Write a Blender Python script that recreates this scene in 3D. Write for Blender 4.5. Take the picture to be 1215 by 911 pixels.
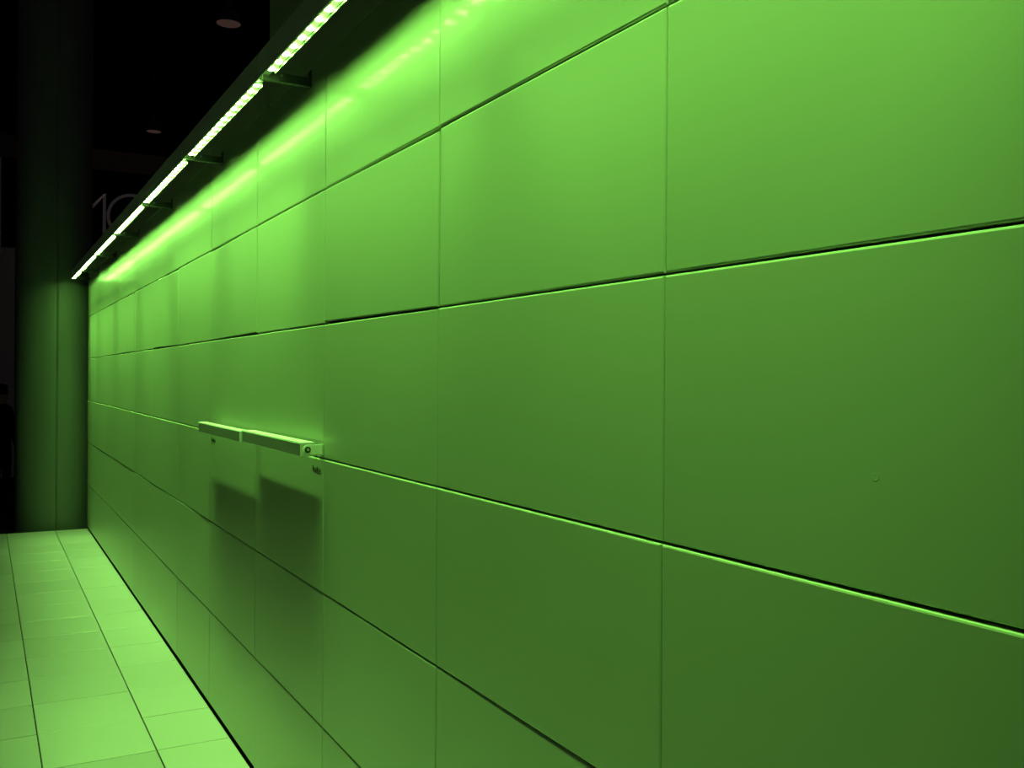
import bpy, bmesh, math, random
from mathutils import Matrix, Vector

for o in list(bpy.data.objects):
    bpy.data.objects.remove(o, do_unlink=True)
S = bpy.context.scene
COL = S.collection
random.seed(7)

# ------------------------------------------------------------------ camera
# wall plane is x = 0 and runs along +y, the raised floor is z = 0
F, YAW, PITCH, ROLL, DIST, CAMH = 1121.084, 0.5110, -0.0058, 0.0081, 1.1075, 1.8279
fw = Vector((math.sin(YAW) * math.cos(PITCH), math.cos(YAW) * math.cos(PITCH), math.sin(PITCH)))
rt = Vector((math.cos(YAW), -math.sin(YAW), 0))
up = rt.cross(fw)
rt2 = math.cos(ROLL) * rt + math.sin(ROLL) * up
up2 = -math.sin(ROLL) * rt + math.cos(ROLL) * up
cam = bpy.data.cameras.new('camera')
cam.sensor_width = 36
cam.lens = F / 1215 * 36
cam.clip_end = 200
camo = bpy.data.objects.new('camera', cam)
COL.objects.link(camo)
m = Matrix.Identity(4)
for i in range(3):
    m[i][0], m[i][1], m[i][2] = rt2[i], up2[i], -fw[i]
m[0][3], m[1][3], m[2][3] = -DIST, 0, CAMH
camo.matrix_world = m
S.camera = camo

# ------------------------------------------------------------------ world and exposure
w = bpy.data.worlds.new('hall_ambient')
w.use_nodes = True
w.node_tree.nodes['Background'].inputs[0].default_value = (1.0, 0.86, 0.88, 1)
w.node_tree.nodes['Background'].inputs[1].default_value = 0.011
S.world = w
vs = S.view_settings
vs.view_transform = 'Standard'
vs.look = 'None'
vs.gamma = 1
vs.exposure = 0
vs.use_curve_mapping = False
S.cycles.use_denoising = True
S.cycles.max_bounces = 8
S.cycles.sample_clamp_indirect = 6

# light of the LED fixtures (the lamps themselves are made with each fixture)
LED_RGB = (0.32, 1.0, 0.14)
WIDE_W = 1.2        # watt per metre, wider lobe
WIDE_SPREAD = 100   # degrees
CORE_W = 5.8        # watt per metre, narrow lobe aimed down
CORE_SPREAD = 60    # degrees
DOT_L = 190.0       # radiance of an LED

# ------------------------------------------------------------------ materials
def mat(name, rgb, rough=0.5, metal=0.0, spec=0.5, noise=None, bump=None, emit=None, coat=None, vary=0):
    mt = bpy.data.materials.new(name)
    mt.use_nodes = True
    nt = mt.node_tree
    b = nt.nodes['Principled BSDF']
    b.inputs['Base Color'].default_value = (*rgb, 1)
    b.inputs['Roughness'].default_value = rough
    b.inputs['Metallic'].default_value = metal
    b.inputs['Specular IOR Level'].default_value = spec
    if coat:
        b.inputs['Coat Weight'].default_value, b.inputs['Coat Roughness'].default_value = coat
    if emit:
        b.inputs['Emission Color'].default_value = (*emit[0], 1)
        b.inputs['Emission Strength'].default_value = emit[1]
    tc = nt.nodes.new('ShaderNodeTexCoord')
    if noise:                                   # (scale xyz, amount)  mottled colour
        mp = nt.nodes.new('ShaderNodeMapping')
        mp.inputs['Scale'].default_value = noise[0]
        nz = nt.nodes.new('ShaderNodeTexNoise')
        nz.inputs['Scale'].default_value = 1
        nz.inputs['Detail'].default_value = 4
        rp = nt.nodes.new('ShaderNodeMapRange')
        rp.inputs[3].default_value = 1 - noise[1]
        rp.inputs[4].default_value = 1 + noise[1]
        mx = nt.nodes.new('ShaderNodeVectorMath')
        mx.operation = 'SCALE'
        mx.inputs[0].default_value = rgb
        nt.links.new(tc.outputs['Object'], mp.inputs[0])
        nt.links.new(mp.outputs[0], nz.inputs['Vector'])
        nt.links.new(nz.outputs[0], rp.inputs[0])
        nt.links.new(rp.outputs[0], mx.inputs['Scale'])
        nt.links.new(mx.outputs[0], b.inputs['Base Color'])
        if vary:                                # each piece its own tone
            oi = nt.nodes.new('ShaderNodeObjectInfo')
            r2 = nt.nodes.new('ShaderNodeMapRange')
            r2.inputs[3].default_value = 1 - vary
            r2.inputs[4].default_value = 1 + vary
            ml = nt.nodes.new('ShaderNodeMath')
            ml.operation = 'MULTIPLY'
            nt.links.new(oi.outputs['Random'], r2.inputs[0])
            nt.links.new(rp.outputs[0], ml.inputs[0])
            nt.links.new(r2.outputs[0], ml.inputs[1])
            nt.links.new(ml.outputs[0], mx.inputs['Scale'])
    if bump:                                    # (scale, strength, distance)
        n2 = nt.nodes.new('ShaderNodeTexNoise')
        n2.inputs['Scale'].default_value = bump[0]
        n2.inputs['Detail'].default_value = 3
        bp = nt.nodes.new('ShaderNodeBump')
        bp.inputs['Strength'].default_value = bump[1]
        bp.inputs['Distance'].default_value = bump[2]
        nt.links.new(tc.outputs['Object'], n2.inputs['Vector'])
        nt.links.new(n2.outputs[0], bp.inputs['Height'])
        nt.links.new(bp.outputs[0], b.inputs['Normal'])
    return mt

M = {
    'panel': mat('satin_lacquered_metal', (0.50, 0.54, 0.42), 0.46, 0.24, 0.5, ((1.3, 1.3, 1.3), 0.04), (1.6, 0.06, 0.02), coat=(0.17, 0.14), vary=0.03),
    'backing': mat('dark_subframe', (0.03, 0.03, 0.03), 0.8),
    'tile': mat('pale_floor_laminate', (0.54, 0.46, 0.56), 0.28, 0, 0.5, ((3, 3, 3), 0.03), (60, 0.05, 0.002), vary=0.10),
    'floor_core': mat('dark_floor_deck', (0.02, 0.02, 0.02), 0.9),
    'alu': mat('anodised_aluminium', (0.42, 0.42, 0.42), 0.4, 0.6),
    'fascia': mat('grey_painted_fascia', (0.75, 0.75, 0.72), 0.5, 0.2),
    'arm': mat('dark_steel_arm', (0.10, 0.10, 0.10), 0.45, 0.5),
    'lens': mat('led_cover_strip', (0.7, 0.7, 0.7), 0.3, 0, 0.5, emit=(LED_RGB, 1.2)),
    'led': mat('led_emitter', (0.8, 0.8, 0.8), 0.3, 0, 0.5, emit=(LED_RGB, DOT_L)),
    'bar': mat('silver_luminaire_body', (0.46, 0.46, 0.45), 0.38, 0.4),
    'glass': mat('frosted_cover', (0.80, 0.80, 0.80), 0.35),
    'bracket': mat('bare_aluminium_bracket', (0.72, 0.72, 0.72), 0.45, 0.1),
    'cap': mat('grey_end_cap', (0.50, 0.50, 0.50), 0.45, 0.1),
    'bolt': mat('dark_bolt', (0.03, 0.03, 0.03), 0.4, 0.6),
    'ink': mat('black_print', (0.006, 0.006, 0.006), 0.6),
    'pillar': mat('grey_pillar_cladding', (0.17, 0.18, 0.18), 0.55, 0, 0.4, ((6, 6, 0.3), 0.05)),
    'black': mat('matt_black', (0.012, 0.012, 0.012), 0.9, 0, 0.1),
    'hallfloor': mat('dark_hall_carpet', (0.03, 0.026, 0.026), 0.95, 0, 0.1, ((8, 8, 8), 0.2)),
    'hallwall': mat('dark_hall_wall', (0.02, 0.019, 0.019), 0.9, 0, 0.1, ((0.5, 0.5, 0.5), 0.3)),
    'beam': mat('reddish_brown_beam', (0.62, 0.40, 0.33), 0.8, 0, 0.2),
    'pale': mat('pale_booth_panel', (0.85, 0.75, 0.80), 0.7, 0, 0.2),
    'sign': mat('grey_numerals_added_glow', (0.80, 0.70, 0.70), 0.6, emit=((1, 0.85, 0.85), 0.012)),  # weak emission added so the far numerals show in the dark
    'lampbody': mat('dark_lamp_housing', (0.12, 0.12, 0.13), 0.6),
    'lampdisc': mat('reflector_added_glow', (0.90, 0.60, 0.50), 0.6, emit=((1, 0.55, 0.45), 0.035)),  # lamps are off; faint reddish glow put into the disc material
    'cloth': mat('black_clothing', (0.012, 0.012, 0.013), 0.9, 0, 0.1, ((20, 20, 20), 0.2)),
    'trouser': mat('black_trousers', (0.008, 0.008, 0.008), 0.9, 0, 0.1),
    'skin': mat('skin', (0.50, 0.33, 0.26), 0.6),
    'hair': mat('black_hair', (0.008, 0.007, 0.007), 0.7, 0, 0.2),
    'shoe': mat('black_shoe', (0.01, 0.01, 0.01), 0.5),
}

# ------------------------------------------------------------------ helpers
def box(bm, x0, x1, y0, y1, z0, z1):
    v = [bm.verts.new((x, y, z)) for z in (z0, z1) for y in (y0, y1) for x in (x0, x1)]
    fs = [bm.faces.new([v[i] for i in q]) for q in
          ((0, 2, 3, 1), (4, 5, 7, 6), (0, 1, 5, 4), (2, 6, 7, 3), (0, 4, 6, 2), (1, 3, 7, 5))]
    return fs

def cyl(bm, c, axis, r, h, n=16, r2=None):
    """prism or cone frustum from point c along axis"""
    a = Vector(axis).normalized()
    u = a.orthogonal().normalized()
    v = a.cross(u)
    r2 = r if r2 is None else r2
    c = Vector(c)
    rings = []
    for rr, t in ((r, 0), (r2, h)):
        rings.append([bm.verts.new(c + a * t + (u * math.cos(2 * math.pi * i / n) + v * math.sin(2 * math.pi * i / n)) * rr)
                      for i in range(n)])
    for i in range(n):
        j = (i + 1) % n
        bm.faces.new((rings[0][i], rings[0][j], rings[1][j], rings[1][i]))
    bm.faces.new(rings[0][::-1])
    bm.faces.new(rings[1])

def mesh(name, bm, material):
    bmesh.ops.recalc_face_normals(bm, faces=bm.faces)
    me = bpy.data.meshes.new(name)
    bm.to_mesh(me)
    bm.free()
    me.materials.append(material)
    return me

def link(name, me, parent=None, loc=(0, 0, 0), rot=(0, 0, 0)):
    o = bpy.data.objects.new(name, me)
    COL.objects.link(o)
    o.parent = parent
    o.location = loc
    o.rotation_euler = rot
    return o

def obj(name, bm, material, parent=None, loc=(0, 0, 0), rot=(0, 0, 0)):
    return link(name, mesh(name, bm, material), parent, loc, rot)

def tag(o, label, cat=None, group=None, kind=None):
    o['label'] = label
    if cat: o['category'] = cat
    if group: o['group'] = group
    if kind: o['kind'] = kind
    return o

def empty(name, loc=(0, 0, 0)):
    return link(name, None, None, loc)

def bevel_all(bm, amt, seg=2):
    bmesh.ops.bevel(bm, geom=list(bm.edges), offset=amt, segments=seg, affect='EDGES', profile=0.5)

# ------------------------------------------------------------------ panelled wall
W, H, S0, G = 1.0, 0.5, 1.3959, 0.024          # panel pitch, first seam, gap above the floor
Y_END = S0 + 11 * W
bm = bmesh.new()
box(bm, 0.03, 0.16, -1.62, Y_END - 0.012, 0.0, 3.26)
box(bm, 0.03, 0.16, -1.62, 4.19, 3.26, 4.62)
wall = obj('wall_right', bm, M['backing'])
tag(wall, 'tall wall clad in green-lit satin metal panels', 'wall', kind='structure')

def panel_mesh(name, wy, hz, dy, dz, bev=0.0040, th=0.022):
    """front face at x=0, centre at origin; only the front edges are bevelled"""
    bm = bmesh.new()
    y, z = (wy - dy) / 2, (hz - dz) / 2
    fs = box(bm, 0, th, -y, y, -z, z)
    front = [f for f in bm.faces if all(abs(v.co.x) < 1e-6 for v in f.verts)][0]
    bmesh.ops.bevel(bm, geom=list(front.edges), offset=bev, segments=2, affect='EDGES', profile=0.5)
    return mesh(name, bm, M['panel'])

GV, GH = 0.0030, 0.0048
pm = panel_mesh('panel', W, H, GV, GH)
pm0 = panel_mesh('panel', W, H + 0.014, GV, GH)          # bottom course reaches almost to the floor
# how far each row stands proud (metres, towards the aisle) and leans
ROW_OUT = [0.0, 0.0002, 0.0028, 0.0012, 0.0008, 0.0014]
ROW_TILT = [0.0, 0.08, -0.40, -0.20, 0.0, 0.0]
SPECIAL = {(4, 1): (0.0024, 0.40), (4, 3): (0.0022, -0.36), (4, 5): (0.0024, 0.34), (4, 7): (0.0024, 0.28)}   # proud, turned in its plane
for r in range(6):
    for c in range(-3, 11):
        rr = random.Random(100 * r + c)
        out = ROW_OUT[r] + rr.uniform(-0.0007, 0.0007)
        rz = math.radians(rr.uniform(-0.16, 0.16))
        ry = math.radians(rr.uniform(-0.07, 0.07) + ROW_TILT[r])
        rx = 0
        if (r, c) in ((2, 2), (2, 3)):              # the panels that carry the print sit true
            out, rz, ry = ROW_OUT[r], 0, math.radians(ROW_TILT[r])
        if (r, c) in SPECIAL:
            out, rx = SPECIAL[(r, c)]
            rx = math.radians(rx)
        p = link('panel', pm if r else pm0, wall, (-out, S0 + (c + 0.5) * W, G + (r + 0.5) * H - (0 if r else 0.007)), (rx, ry, rz))
        if (r, c) in SPECIAL:
            p.scale = (1, 1, 0.986)                   # a slightly short panel that leaves a wedge-shaped gap
        if (r, c) == (3, -1):
            bm = bmesh.new()
            n, y0, z0 = 20, 0.917 - (S0 - 0.5), 1.692 - (G + 3.5 * H)
            prof = ((0.0, -0.0001), (0.0030, -0.00008), (0.0042, -0.0002), (0.0056, -0.0002), (0.0068, 0.00008))
            rings = [[bm.verts.new((x, y0 + q * math.cos(2 * math.pi * i / n), z0 + q * math.sin(2 * math.pi * i / n)))
                      for i in range(n)] for q, x in prof[1:]]
            for a, b in zip(rings, rings[1:]):
                for i in range(n):
                    bm.faces.new((a[i], a[(i + 1) % n], b[(i + 1) % n], b[i]))
            bm.faces.new(rings[0])
            obj('dent', bm, M['panel'], p)
# low top course beyond the step, tall course on the near side of it
hp = panel_mesh('top_panel', W, 0.25, GV, GH)
for c in range(3, 11):
    link('top_panel', hp, wall, (-0.001, S0 + (c + 0.5) * W, G + 6 * H + 0.125))
yy = 4.235
hs = panel_mesh('top_panel', S0 + 3 * W - yy, 0.25, GV, GH)
link('top_panel', hs, wall, (-0.001, (yy + S0 + 3 * W) / 2, G + 6 * H + 0.125))
tp = panel_mesh('upper_panel', 2.0, 1.56, GV, GH)
for k in range(3):
    link('upper_panel', tp, wall, (-0.001, 3.205 - 2 * k, G + 6 * H + 0.78))

# ------------------------------------------------------------------ raised floor
bm = bmesh.new()
box(bm, -3.90, 0.028, -1.62, 12.30, -0.10, -0.022)
floor = obj('floor', bm, M['floor_core'])
tag(floor, 'raised exhibition floor of pale square tiles lit green', 'floor', kind='structure')

def tile_mesh(wx, wy):
    bm = bmesh.new()
    gx, gy = 0.0060, 0.0062
    box(bm, -(wx - gx) / 2, (wx - gx) / 2, -(wy - gy) / 2, (wy - gy) / 2, -0.022, 0)
    top = [f for f in bm.faces if all(abs(v.co.z) < 1e-6 for v in f.verts)][0]
    bmesh.ops.bevel(bm, geom=list(top.edges), offset=0.0012, segments=1, affect='EDGES')
    return mesh('floor_tile', bm, M['tile'])

T1, TW, TS, TL = 0.3563, 0.5, 4.8546, 0.495
tm = tile_mesh(TW, TL)
tm_edge = tile_mesh(T1 - 0.006, TL)
j0, j1 = -15, 15
for j in range(j0, j1):
    y = TS + (j + 0.5) * TL
    if y + TL / 2 > 12.32 or y - TL / 2 < -1.62: continue
    for i in range(-1, 7):
        rr = random.Random(1000 * i + j)
        dz = rr.uniform(-0.0006, 0.0006)
        rot = (math.radians(rr.uniform(-0.08, 0.08)), math.radians(rr.uniform(-0.08, 0.08)), 0)
        if i == -1:
            link('floor_tile', tm_edge, floor, (-T1 / 2 - 0.003, y, dz), rot)
        else:
            link('floor_tile', tm, floor, (-T1 - (i + 0.5) * TW, y, dz), rot)

# ------------------------------------------------------------------ hall shell
bm = bmesh.new(); box(bm, -30, 30, -12, 40, -0.16, -0.10)
tag(obj('hall_floor', bm, M['hallfloor']), 'dark hall floor beyond the raised tiles', 'floor', kind='structure')
bm = bmesh.new(); box(bm, -30, 30, 40, 40.2, -0.1, 14)
tag(obj('wall_back', bm, M['hallwall']), 'dark far wall of the exhibition hall', 'wall', kind='structure')
bm = bmesh.new(); box(bm, -30, 30, 12.0, 40.2, 14, 14.2)
for k in range(5):
    box(bm, -30, 30, 14 + 6 * k, 14.3 + 6 * k, 13.5, 14)
tag(obj('ceiling', bm, M['hallwall']), 'black hall ceiling above the hanging lamps', 'ceiling', kind='structure')

# ------------------------------------------------------------------ round pillar
PX, PY, PR = -0.337, 12.86, 0.42
pil = empty('pillar', (PX, PY, -0.10))
tag(pil, 'big round grey pillar at the far end of the panelled wall', 'pillar')
bm = bmesh.new(); cyl(bm, (0, 0, 0), (0, 0, 1), PR - 0.02, 13.6, 48)
o = obj('core', bm, M['black'], pil)
for q in range(4):
    bm = bmesh.new()
    n = 24
    a0 = math.radians(-90 + 90 * q) + 0.002
    a1 = math.radians(-90 + 90 * (q + 1)) - 0.002
    vs_ = []
    for zz in (0, 13.6):
        for R in (PR, PR - 0.018):
            vs_.append([bm.verts.new((R * math.cos(a0 + (a1 - a0) * i / n), R * math.sin(a0 + (a1 - a0) * i / n), zz)) for i in range(n + 1)])
    ob, ib, ot, it = vs_
    for i in range(n):
        bm.faces.new((ob[i], ob[i + 1], ot[i + 1], ot[i])).smooth = True
        bm.faces.new((ib[i + 1], ib[i], it[i], it[i + 1]))
        bm.faces.new((ot[i], ot[i + 1], it[i + 1], it[i]))
    for i in (0, n):
        bm.faces.new((ob[i], ot[i], it[i], ib[i]))
    obj('cladding_panel', bm, M['pillar'], pil)

# ------------------------------------------------------------------ LED fixtures along the wall top
def led_mesh():
    bm = bmesh.new()
    n = 12
    rings = [[bm.verts.new((r * math.cos(2 * math.pi * i / n), r * math.sin(2 * math.pi * i / n), z)) for i in range(n)]
             for r, z in ((0.0130, 0.0), (0.0110, -0.0045))]
    tip = bm.verts.new((0, 0, -0.007))
    for i in range(n):
        k = (i + 1) % n
        bm.faces.new((rings[0][i], rings[0][k], rings[1][k], rings[1][i]))
        bm.faces.new((rings[1][i], rings[1][k], tip))
    bm.faces.new(rings[0])
    return mesh('led', bm, M['led'])

LEDM = led_mesh()
bm = bmesh.new()                                   # support arm: an L profile with a foot on the wall
box(bm, -0.190, -0.004, -0.002, 0.002, 0.004, 0.034)
box(bm, -0.190, -0.004, -0.002, 0.020, 0.000, 0.004)
ARMM = mesh('arm', bm, M['arm'])
bm = bmesh.new()
box(bm, -0.006, -0.0022, -0.006, 0.026, -0.004, 0.062)
cyl(bm, (-0.006, 0.010, 0.050), (-1, 0, 0), 0.005, 0.004, 6)
FOOTM = mesh('wall_plate', bm, M['arm'])
bm = bmesh.new()
cyl(bm, (-0.118, -0.002, 0.024), (0, -1, 0), 0.006, 0.005, 6)
SCREWM = mesh('screw', bm, M['alu'])

ZB = 2.950
def fixture(y0, y1, label, arm_end=False, power=1.0, lean=0.0, spread=CORE_SPREAD):
    L = y1 - y0
    f = empty('led_batten', (0, y0, ZB))
    tag(f, label, 'light fixture', 'linear LED battens along the wall top')
    bm = bmesh.new(); box(bm, -0.206, -0.202, 0.003, L - 0.003, 0.000, 0.095)
    obj('fascia', bm, M['fascia'], f)
    bm = bmesh.new(); box(bm, -0.202, -0.168, 0.003, L - 0.003, 0.013, 0.040)
    box(bm, -0.202, -0.199, 0.003, L - 0.003, 0.001, 0.013)
    obj('housing', bm, M['alu'], f)
    bm = bmesh.new(); box(bm, -0.168, -0.166, 0.085, L - 0.085, -0.0025, 0.040)
    obj('glare_lip', bm, M['arm'], f)
    bm = bmesh.new(); box(bm, -0.200, -0.170, 0.095, L - 0.095, 0.0075, 0.013)
    cover = obj('cover_strip', bm, M['lens'], f)
    n = max(2, int(round((L - 0.22) / 0.0935)) + 1)
    for i in range(n):
        link('led', LEDM, cover, (-0.186, 0.110 + (L - 0.22) * i / (n - 1), 0.0075))
    a = link('arm', ARMM, f)
    link('wall_plate', FOOTM, a)
    link('screw', SCREWM, a)
    if arm_end:
        a = link('arm', ARMM, f, (0, L - 0.03, 0))
        link('wall_plate', FOOTM, a)
    for nm, watt, sp in (('led_wash', WIDE_W, WIDE_SPREAD), ('led_beam', CORE_W, spread)):
        la = bpy.data.lights.new(nm, 'AREA')
        la.shape = 'RECTANGLE'
        la.size = L - 0.08
        la.size_y = 0.020
        la.energy = watt * L * (power if nm == 'led_beam' else 1)
        la.spread = math.radians(sp)
        la.color = LED_RGB
        lo = bpy.data.objects.new(nm, la)
        COL.objects.link(lo)
        lo.parent = f
        lo.location = (-0.186, L / 2, -0.0002)
        lo.rotation_euler = (0, -math.radians(lean if nm == 'led_beam' else 0), 0)
        la.size, la.size_y = la.size_y, la.size
    return f

P0, PER = 3.58, 1.53
names = {5: 'short end LED batten nearest the round pillar',
         4: 'second LED batten from the round pillar',
         3: 'third LED batten from the round pillar',
         2: 'fourth LED batten from the round pillar',
         1: 'fifth LED batten from the round pillar',
         0: 'sixth LED batten from the pillar, just beyond the top step in the wall',
         -1: 'nearest LED batten in view, running out through the top edge',
         -2: 'LED batten above the frame next to the nearest one in view',
         }
for k in range(-2, 6):
    y0 = P0 + k * PER
    y1 = min(y0 + PER, 12.22)
    fixture(y0, y1, names[k], arm_end=(k == 5), **(dict(power=1.05, lean=5, spread=46) if k > 1 else dict(power=1.2, lean=3.0) if k >= 0 else {}))

# ------------------------------------------------------------------ two bar luminaires on the wall
def bracket_mesh():
    bm = bmesh.new()
    n = 14
    pts = [(-0.0025, 0.017)] + [(-0.062 + 0.017 * math.cos(a), 0.017 * math.sin(a))
           for a in [math.pi / 2 + math.pi * i / n for i in range(n + 1)]] + [(-0.0025, -0.017)]
    A = [bm.verts.new((x, 0.0, z)) for x, z in pts]
    B = [bm.verts.new((x, 0.006, z)) for x, z in pts]
    bm.faces.new(A); bm.faces.new(B[::-1])
    for i in range(len(pts)):
        j = (i + 1) % len(pts)
        bm.faces.new((A[i], A[j], B[j], B[i]))
    box(bm, -0.0065, -0.0025, -0.0, 0.040, -0.022, 0.017)
    return mesh('bracket', bm, M['bracket'])
BRK = bracket_mesh()
bm = bmesh.new()
cyl(bm, (-0.062, 0.0, 0), (0, -1, 0), 0.0110, 0.0035, 18)
BOLT = mesh('bolt', bm, M['bolt'])
bm = bmesh.new()
cyl(bm, (-0.062, -0.0034, 0), (0, -1, 0), 0.0060, 0.002, 6)
SOCK = mesh('socket', bm, M['bar'])

def luminaire(y0, y1, z, rear, label):
    L = y1 - y0
    t = empty('bar_luminaire', (0, y0, z))
    tag(t, label, 'luminaire', 'unlit bar luminaires on the wall')
    bm = bmesh.new(); box(bm, -0.084, rear, 0.010, L - 0.010, -0.026, 0.022)
    bevel_all(bm, 0.0015, 1)
    obj('body', bm, M['bar'], t)
    bm = bmesh.new(); box(bm, -0.081, rear - 0.003, 0.014, L - 0.014, 0.0222, 0.0255)
    bevel_all(bm, 0.001, 1)
    obj('cover_glass', bm, M['glass'], t)
    for y in (0.006, L - 0.010):
        bm = bmesh.new(); box(bm, -0.085, rear + 0.001, y, y + 0.0042, -0.027, 0.0245)
        obj('end_cap', bm, M['cap'], t)
    b = link('bracket', BRK, t, (0, -0.012, 0))
    bo = link('bolt', BOLT, b); 
    link('socket', SOCK, b)
    b = link('bracket', BRK, t, (0, L - 0.006, 0))
    return t

luminaire(3.410, 4.318, 1.5600, -0.027, 'nearer square silver bar luminaire with bolted end bracket on the panel wall')
luminaire(4.352, 5.312, 1.5535, -0.036, 'farther square silver bar luminaire, nearer the round pillar')

def lettering(txt, y, z, size, label):
    cu = bpy.data.curves.new('lettering', 'FONT')
    cu.body = txt
    cu.size = size
    cu.extrude = 0.0004
    cu.offset = 0.0008
    cu.space_character = 1.02
    tmp = bpy.data.objects.new('tmp', cu)
    COL.objects.link(tmp)
    dg = bpy.context.evaluated_depsgraph_get()
    me = bpy.data.meshes.new_from_object(tmp.evaluated_get(dg))
    bpy.data.objects.remove(tmp)
    me.materials.clear()
    me.materials.append(M['ink'])
    o = link('lettering', me, None, (-0.0048, y, z), (math.pi / 2, 0, -math.pi / 2))
    o.scale = (0.098 / max(v.co.x for v in me.vertices), 1, 1)
    tag(o, label, 'lettering', 'small printed names under the bar luminaires')

lettering('lulu', 3.522, 1.471, 0.026, 'small black lettering under the bracket of the nearer bar luminaire')
lettering('lulu', 5.345, 1.471, 0.026, 'small black lettering under the far end of the farther bar luminaire')

# ------------------------------------------------------------------ things in the dark hall
# numeral sign and beam about thirty metres away
sg = empty('hall_sign', (2.6, 30.0, 5.0))
tag(sg, 'dark board with thin grey numerals 10 beside the pillar', 'sign')
bm = bmesh.new(); box(bm, -2.6, 4.0, 0.05, 0.15, 0.2, 2.80)
obj('board', bm, M['black'], sg)
for x in (-2.4, 3.8):
    bm = bmesh.new(); box(bm, x - 0.03, x + 0.03, 0.07, 0.13, 2.80, 9.0)
    obj('hanger', bm, M['black'], sg)
def stroke(pts, wd, name):
    bm = bmesh.new()
    P = [Vector((x, 0, z)) for x, z in pts]
    L_, R_ = [], []
    for i, p in enumerate(P):
        d = (P[min(i + 1, len(P) - 1)] - P[max(i - 1, 0)]).normalized()
        nrm = Vector((-d.z, 0, d.x)) * wd / 2
        L_.append(p + nrm); R_.append(p - nrm)
    fr = [[bm.verts.new(v + Vector((0, dy, 0))) for v in side] for dy in (0, 0.05) for side in (L_, R_)]
    a, b, c, d = fr
    for i in range(len(P) - 1):
        bm.faces.new((a[i], a[i + 1], b[i + 1], b[i]))
        bm.faces.new((c[i + 1], c[i], d[i], d[i + 1]))
        bm.faces.new((a[i], c[i], c[i + 1], a[i + 1]))
        bm.faces.new((b[i + 1], d[i + 1], d[i], b[i]))
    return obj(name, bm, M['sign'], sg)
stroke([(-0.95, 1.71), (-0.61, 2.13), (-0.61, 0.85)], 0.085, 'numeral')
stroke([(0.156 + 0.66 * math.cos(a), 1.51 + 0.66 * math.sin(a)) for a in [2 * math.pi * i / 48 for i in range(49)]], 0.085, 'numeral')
bm = bmesh.new(); box(bm, -2.5, 7.5, 30.2, 30.5, 7.87, 8.46)
tag(obj('cross_beam', bm, M['beam']), 'dull reddish beam above the numeral sign in the dark hall', 'beam')

def pendant(x, y, z, r, label):
    p = empty('pendant_lamp', (x, y, z))
    tag(p, label, 'lamp', 'hanging hall lamps')
    bm = bmesh.new()
    prof = ((r, 0.0), (r * 0.98, 0.05), (r * 0.62, 0.26), (r * 0.30, 0.34), (r * 0.28, 0.62), (r * 0.12, 0.70))
    nn = 24
    rings = [[bm.verts.new((q * math.cos(2 * math.pi * i / nn), q * math.sin(2 * math.pi * i / nn), zz)) for i in range(nn)] for q, zz in prof]
    for a, b in zip(rings, rings[1:]):
        for i in range(nn):
            bm.faces.new((a[i], a[(i + 1) % nn], b[(i + 1) % nn], b[i]))
    bm.faces.new(rings[-1])
    obj('housing', bm, M['lampbody'], p)
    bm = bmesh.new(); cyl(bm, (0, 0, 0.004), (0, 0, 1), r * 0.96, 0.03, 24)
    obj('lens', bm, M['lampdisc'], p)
    bm = bmesh.new(); cyl(bm, (0, 0, 0.69), (0, 0, 1), 0.02, 13.9 - z - 0.62, 8)
    obj('stem', bm, M['lampbody'], p)
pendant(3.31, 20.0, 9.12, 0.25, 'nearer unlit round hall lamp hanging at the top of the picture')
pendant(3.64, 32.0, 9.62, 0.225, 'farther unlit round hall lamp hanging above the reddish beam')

bt = empty('booth_wall', (-1.6, 20.0, -0.10))
tag(bt, 'pale booth wall with a black header left of the pillar', 'booth')
bm = bmesh.new(); box(bm, -1.6, 1.02, 0, 0.10, 0, 4.30)
obj('pale_panel', bm, M['pale'], bt)
bm = bmesh.new(); box(bm, -0.01 + 0.80, 1.02, -0.02, 0.10, 4.30, 5.97)
obj('header', bm, M['black'], bt)
bm = bmesh.new(); box(bm, -1.6, 0.79, 0.0, 0.10, 4.30, 5.97)
obj('side_panel', bm, M['pale'], bt)
bm = bmesh.new(); box(bm, -1.6, 1.02, 0.0, 0.10, 5.97, 6.40)
obj('top_rail', bm, M['lampbody'], bt)

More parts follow.
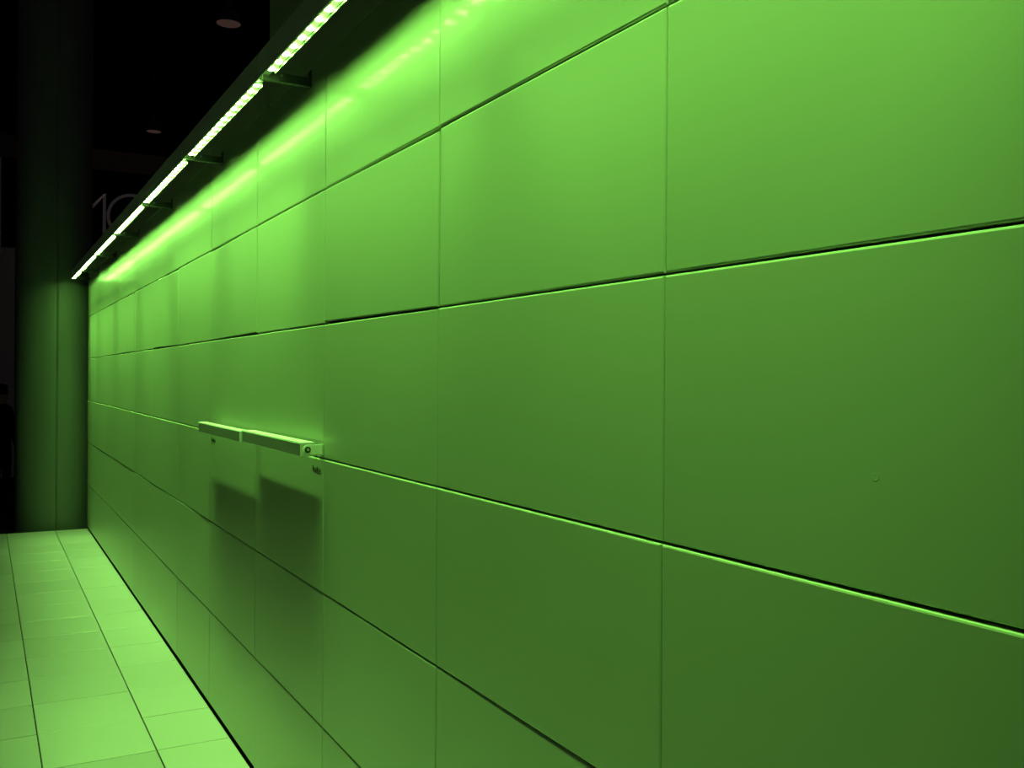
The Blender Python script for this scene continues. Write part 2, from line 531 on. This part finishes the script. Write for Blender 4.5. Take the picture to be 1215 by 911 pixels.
# ------------------------------------------------------------------ person beside the pillar
def person(loc, rz):
    v, e, r = [], [], []
    def add(p, rad, par=None):
        v.append(p); r.append(rad)
        if par is not None: e.append((par, len(v) - 1))
        return len(v) - 1
    pel = add((0, 0, 0.95), (0.155, 0.105))
    wst = add((0, 0.0, 1.10), (0.135, 0.095), pel)
    che = add((0, 0.01, 1.30), (0.165, 0.110), wst)
    nkb = add((0, 0.0, 1.46), (0.085, 0.070), che)
    nk = add((0, 0.01, 1.53), (0.052, 0.055), nkb)
    jaw = add((0, 0.03, 1.60), (0.062, 0.075), nk)
    hd = add((0, 0.02, 1.67), (0.075, 0.092), jaw)
    add((0, 0.01, 1.74), (0.055, 0.066), hd)
    add((0, 0.125, 1.625), (0.012, 0.014), add((0, 0.10, 1.64), (0.018, 0.02), jaw))
    for s in (-1, 1):
        sh = add((s * 0.165, 0, 1.42), (0.062, 0.060), nkb)
        el = add((s * 0.225, -0.02, 1.14), (0.044, 0.044), sh)
        wr = add((s * 0.230, 0.06, 0.90), (0.028, 0.022), el)
        pa = add((s * 0.228, 0.085, 0.82), (0.020, 0.036), wr)
        for i, (dy, ln) in enumerate(((0.032, 0.075), (0.011, 0.085), (-0.011, 0.08), (-0.032, 0.062))):
            k = add((s * 0.225, 0.095 + dy, 0.775), (0.0095, 0.0095), pa)
            k2 = add((s * 0.216, 0.100 + dy, 0.775 - ln * 0.55), (0.0085, 0.0085), k)
            add((s * 0.200, 0.098 + dy, 0.775 - ln), (0.0075, 0.0075), k2)
        t1 = add((s * 0.214, 0.125, 0.835), (0.011, 0.011), pa)
        add((s * 0.206, 0.142, 0.795), (0.009, 0.009), t1)
        hp_ = add((s * 0.088, 0, 0.88), (0.088, 0.092), pel)
        kn = add((s * 0.100, 0.015, 0.50), (0.060, 0.062), hp_)
        an = add((s * 0.105, -0.02, 0.10), (0.040, 0.043), kn)
        he = add((s * 0.107, -0.03, 0.045), (0.040, 0.042), an)
        add((s * 0.120, 0.15, 0.032), (0.042, 0.030), he)
    me = bpy.data.meshes.new('person')
    me.from_pydata(v, e, [])
    o = bpy.data.objects.new('person_tmp', me)
    COL.objects.link(o)
    md = o.modifiers.new('skin', 'SKIN')
    for i, sv in enumerate(me.skin_vertices[0].data):
        sv.radius = r[i]
        sv.use_root = (i == 0)
    sb = o.modifiers.new('sub', 'SUBSURF')
    sb.levels = sb.render_levels = 2
    dg = bpy.context.evaluated_depsgraph_get()
    me2 = bpy.data.meshes.new_from_object(o.evaluated_get(dg))
    bpy.data.objects.remove(o)
    me2.materials.clear()
    for k in ('skin', 'cloth', 'trouser', 'shoe'):
        me2.materials.append(M[k])
    for pl in me2.polygons:
        c = pl.center
        pl.use_smooth = True
        if c.z > 1.505 or (abs(c.x) > 0.17 and c.z < 0.90): pl.material_index = 0
        elif c.z > 0.93 or abs(c.x) > 0.19: pl.material_index = 1
        elif c.z > 0.095: pl.material_index = 2
        else: pl.material_index = 3
    p = link('person', me2, None, loc, (0, 0, rz))
    tag(p, 'person in dark clothes with black hair standing beyond the pillar', 'person')
    bm = bmesh.new()                                   # short hair: a cap over the skull, open at the face
    bmesh.ops.create_uvsphere(bm, u_segments=24, v_segments=16, radius=1)
    for vv in list(bm.verts):
        x, y, z = vv.co
        if (y > 0.45 and z < 0.45) or z < -0.62:
            bm.verts.remove(vv)
        else:
            k = 1 + 0.05 * math.sin(9 * x + 7 * z) * math.cos(8 * y)
            vv.co = (x * 0.093 * k, 0.01 + y * 0.112 * k, 1.695 + z * 0.098 * k)
    for ff in bm.faces: ff.smooth = True
    h = obj('hair', bm, M['hair'], p)
    so = h.modifiers.new('thick', 'SOLIDIFY'); so.thickness = 0.012
    return p
person((-0.87, 15.5, -0.10), math.radians(-50))
